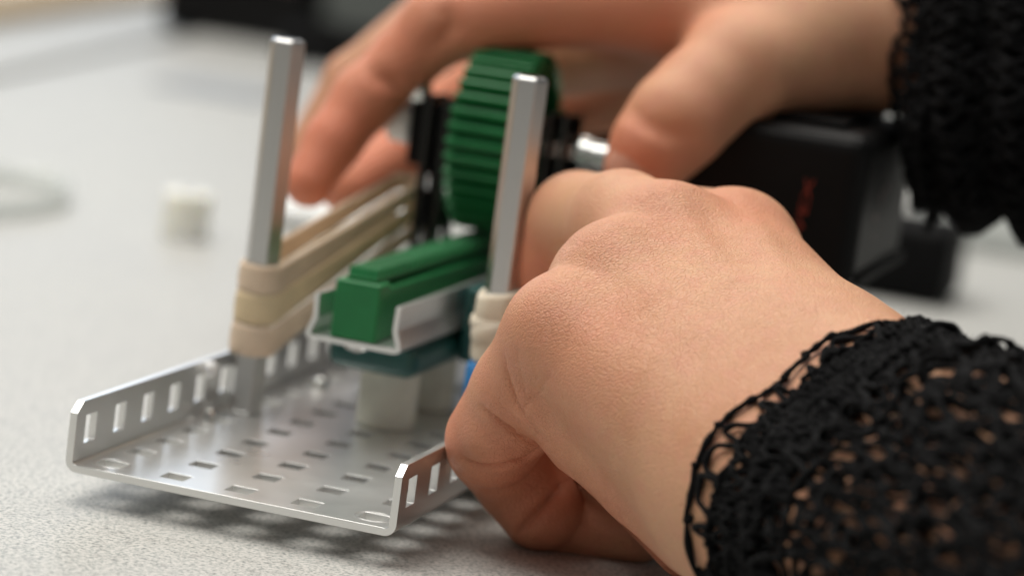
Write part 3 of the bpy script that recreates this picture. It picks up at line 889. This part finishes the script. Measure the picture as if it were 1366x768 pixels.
HB.groove([(842, 150), (862, 166), (890, 178), (915, 182)], 1.0, 2.0)
FAR = hand_object(HB, 'hand', np.array([-55, 60, 20]), np.array([290, 260, 140]), 1.6, 1,
    W(720, 10, 600)-W(1150, 40, 610), (0, -1, 0),
    [(W(450, 190, 603), 26, .9), (W(540, 85, 608), 24, .6), (W(650, 20, 606), 26, .55), (W(800, 20, 600), 28, .5), (W(890, 200, 570), 16, .4), (W(420, 238, 600), 24, 1.0), (W(470, 242, 645), 26, 1.0), (W(590, 60, 610), 16, .55), (W(500, 120, 606), 16, .6), (W(840, 222, 574), 14, .7), (W(560, 180, 650), 26, .9), (W(720, 40, 605), 24, .5), (W(880, 20, 600), 18, .5), (W(740, 140, 690), 30, .9), (W(910, 165, 570), 10, .3)],
    [(W(880, 150, 570), 8, .3)], PER, M_SKIN)
def nail(c, nrm, along, L, wd, parent):
    c = np.array(c); n_ = np.array(nrm, float); n_ /= np.linalg.norm(n_); a = np.array(along, float); a -= n_*(a @ n_); a /= np.linalg.norm(a); b = np.cross(n_, a)
    V = []; F = []; NU, NV = 9, 9
    for i in range(NU):
        for j in range(NV):
            u = i/(NU-1)*2-1; v = j/(NV-1)*2-1
            x = u*L/2*math.sqrt(1-.35*v*v); yy = v*wd/2*math.sqrt(1-.3*u*u)
            V.append(c + a*x + b*yy + n_*(-.35*wd*v*v*.5 - .06*L*u*u))
    for i in range(NU-1):
        for j in range(NV-1): F.append((i*NV+j, i*NV+j+1, (i+1)*NV+j+1, (i+1)*NV+j))
    o = MB().add(V, F).build('nail', M_NAIL, parent, smooth=True)
    md = o.modifiers.new('thick', 'SOLIDIFY'); md.thickness = .0005
    return o
view = lambda u, v: -(CR.T @ np.array([(u-683)/FPX, (v-384)/FPX, 1.0]))
def grad(hd, p):
    e_ = .05; return np.array([float(hd.body((p+d_)[None])[0] - hd.body((p-d_)[None])[0]) for d_ in np.eye(3)*e_])
for (u_, v_, L_, w_) in ((838, 219, 11, 10.5),):
    p = HB.trace(u_, v_); n_ = grad(HB, p); n_ /= np.linalg.norm(n_)
    nail(p + n_*.12, n_, CR.T @ np.array([-.5, .85, 0]), L_, w_, FAR)

# ------------------------------------------------------------------ crochet sleeves: real yarn nets lying on the forearms
def sleeve(name, hd, c0, c1, s0, s1, layers, parent, edge=None, up=(0, 0, 1), fuzz=26000, seed=3, sag=0.0):
    R_ = random.Random(seed); nr = np.random.RandomState(seed)
    c0 = np.array(c0); c1 = np.array(c1); ax = (c1-c0); L = np.linalg.norm(ax); ax = ax/L
    e1 = np.cross(ax, up); e1 /= np.linalg.norm(e1); e2 = np.cross(e1, ax)
    def surf(ths, ss_, off):   # vectorised march outwards from the axis to the skin plus an offset
        dirs = np.cos(ths)[:, None]*e1 + np.sin(ths)[:, None]*e2
        base_ = c0 + ss_[:, None]*ax; r = np.full(len(ths), 3.0)
        for _ in range(40):
            dd = hd.body(base_ + dirs*r[:, None]) - off
            r = np.clip(r - dd*.8, 1, 90)
        return base_ + dirs*r[:, None]
    Vs, Fs, nv, keep = [], [], 0, []
    for (a, b, cell_, rad, off, fold, ph, sk) in layers:
        # sinuous strands that touch their neighbours: oval meshes with knots where they meet
        ni = int(2*math.pi*28/cell_); nj = max(2, int((b-a)/(cell_*sk)))
        def offs(t_, s_):
            return off + fold*(1+np.sin(s_*.5 + 2.1*np.sin(t_+ph) + ph*3))*.5*np.clip((s_+2)/6, .25, 1) + .5*np.sin(t_*7+s_*.8+ph)*min(1, fold) + sag*np.clip(-np.sin(t_), 0, 1)*np.clip((s_+1)/6, 0, 1)
        sp = (b-a)/nj; npt = ni*16; Pl = []; Rl = []
        tb = np.linspace(0, 2*np.pi, npt, endpoint=False)
        wob = lambda amp, lo_, hi_: sum(amp*R_.uniform(.4, 1)*np.sin(tb*R_.randint(lo_, hi_) + R_.uniform(0, 6)) for _ in range(3))/1.7
        drift = wob(.35*sp, 3, 9)
        for j in range(nj+1):
            ampl = .5*sp*(1.04 if j else .12)
            phs = ni*tb + math.pi*(j % 2) + wob(1.5 if (j < 3 and b < 10) else .6, 5, 19)
            wv = np.sin(phs); sn_ = a + sp*j + ampl*np.sign(wv)*np.abs(wv)**(.45 if cell_ > 5 and b < 10 else .75) + drift + wob(.10*sp, 7, 23)
            tt_ = tb + ph + wob(.25*cell_/28, 9, 31)
            Pt = surf(tt_, sn_, offs(tt_, sn_) + wob(.35, 9, 40))
            Pl.append(Pt); Rl.append(rad*(1 + .55*np.abs(wv)**6 + wob(.16, 40, 120)))
        Pt = np.stack(Pl); Rr = np.stack(Rl)
        Tn = np.roll(Pt, -1, 1) - np.roll(Pt, 1, 1); Tn /= np.linalg.norm(Tn, axis=2)[..., None]+1e-9
        a1 = np.cross(Tn, ax); a1 /= np.linalg.norm(a1, axis=2)[..., None]+1e-9; a2 = np.cross(Tn, a1)
        an = 2*np.pi*np.arange(6)/6
        VV = Pt[:, :, None] + Rr[:, :, None, None]*(np.cos(an)[None, None, :, None]*a1[:, :, None] + np.sin(an)[None, None, :, None]*a2[:, :, None])
        i_ = np.arange(npt)[:, None]; c_ = np.arange(6)[None]
        q0 = np.stack([i_*6+c_, i_*6+(c_+1) % 6, ((i_+1) % npt)*6+(c_+1) % 6, ((i_+1) % npt)*6+c_], -1).reshape(-1, 4)
        Vs.append(VV.reshape(-1, 3)); Fs.append((q0[None] + (np.arange(nj+1)*npt*6)[:, None, None]).reshape(-1, 4) + nv); nv += VV.reshape(-1, 3).shape[0]
        keep.append(Pt.reshape(-1, 3))
    off_ = wloc(parent)
    me = bpy.data.meshes.new(name); fast_mesh(me, (np.concatenate(Vs)-off_)*S, np.concatenate(Fs))
    o = bpy.data.objects.new(name, me); COL.objects.link(o); o.parent = parent; me.materials.append(M_YARN)
    me.polygons.foreach_set('use_smooth', [True]*len(me.polygons))
    A = np.concatenate(keep); p_ = A[nr.randint(len(A), size=fuzz)]
    d_ = nr.randn(fuzz, 3); d_ /= np.linalg.norm(d_, axis=1)[:, None]; l_ = nr.uniform(.5, 1.5, (fuzz, 1))*np.where(nr.rand(fuzz, 1) < .05, 1.8, 1)
    q_ = np.cross(d_, nr.randn(fuzz, 3)); q_ /= np.linalg.norm(q_, axis=1)[:, None]
    m_ = p_ + d_*l_*.6 + q_*.25; e_ = p_ + d_*l_ + q_*.5
    VV = np.stack([p_-q_*.035, p_+q_*.035, m_+q_*.03, m_-q_*.03, e_+q_*.02, e_-q_*.02], 1).reshape(-1, 3)
    QQ = (np.array([(0, 1, 2, 3), (3, 2, 4, 5)])[None] + (np.arange(fuzz)*6)[:, None, None]).reshape(-1, 4)
    me = bpy.data.meshes.new('yarn_fuzz'); fast_mesh(me, (VV-off_)*S, QQ); me.materials.append(M_YARN)
    f_o = bpy.data.objects.new('yarn_fuzz', me); COL.objects.link(f_o); f_o.parent = o; f_o['kind'] = 'stuff'
    return o
cw = (wr_r[0]+wr_u[0])/2; ca = (arm_r[0]+arm_u[0])/2
LAY = [(0, 8, 6.4, .50, .6, .3, 0.0, 1.15), (6.5, 21, 2.6, .45, .7, 1.2, .4, .8), (7.5, 19, 2.8, .5, 1.3, 1.4, 1.3, .8), (14, 118, 6.0, .52, .9, 1.6, 2.2, 1.0), (17, 118, 6.6, .56, 1.7, 1.8, 3.1, 1.0), (30, 118, 7.4, .5, 2.2, 1.8, 4.4, 1.0)]
sleeve('sleeve', HA, cw + (ca-cw)*.168, ca, 0, 1, LAY, PER, edge=lambda t_: 0)
cw2 = W(1216, 48, 614); ca2 = W(1480, 70, 602)
LAY2 = [(0, 7.5, 5.0, .65, 1.0, .6, 0, 1.3), (4, 105, 2.8, .75, 1.5, 2.0, .5, .8), (6, 105, 3.0, .75, 3.0, 2.5, 1.7, .8), (8, 105, 3.4, .8, 6, 5, .3, .9)]
sleeve('sleeve', HB, cw2, ca2, 0, 1, LAY2, PER, seed=9, sag=14)
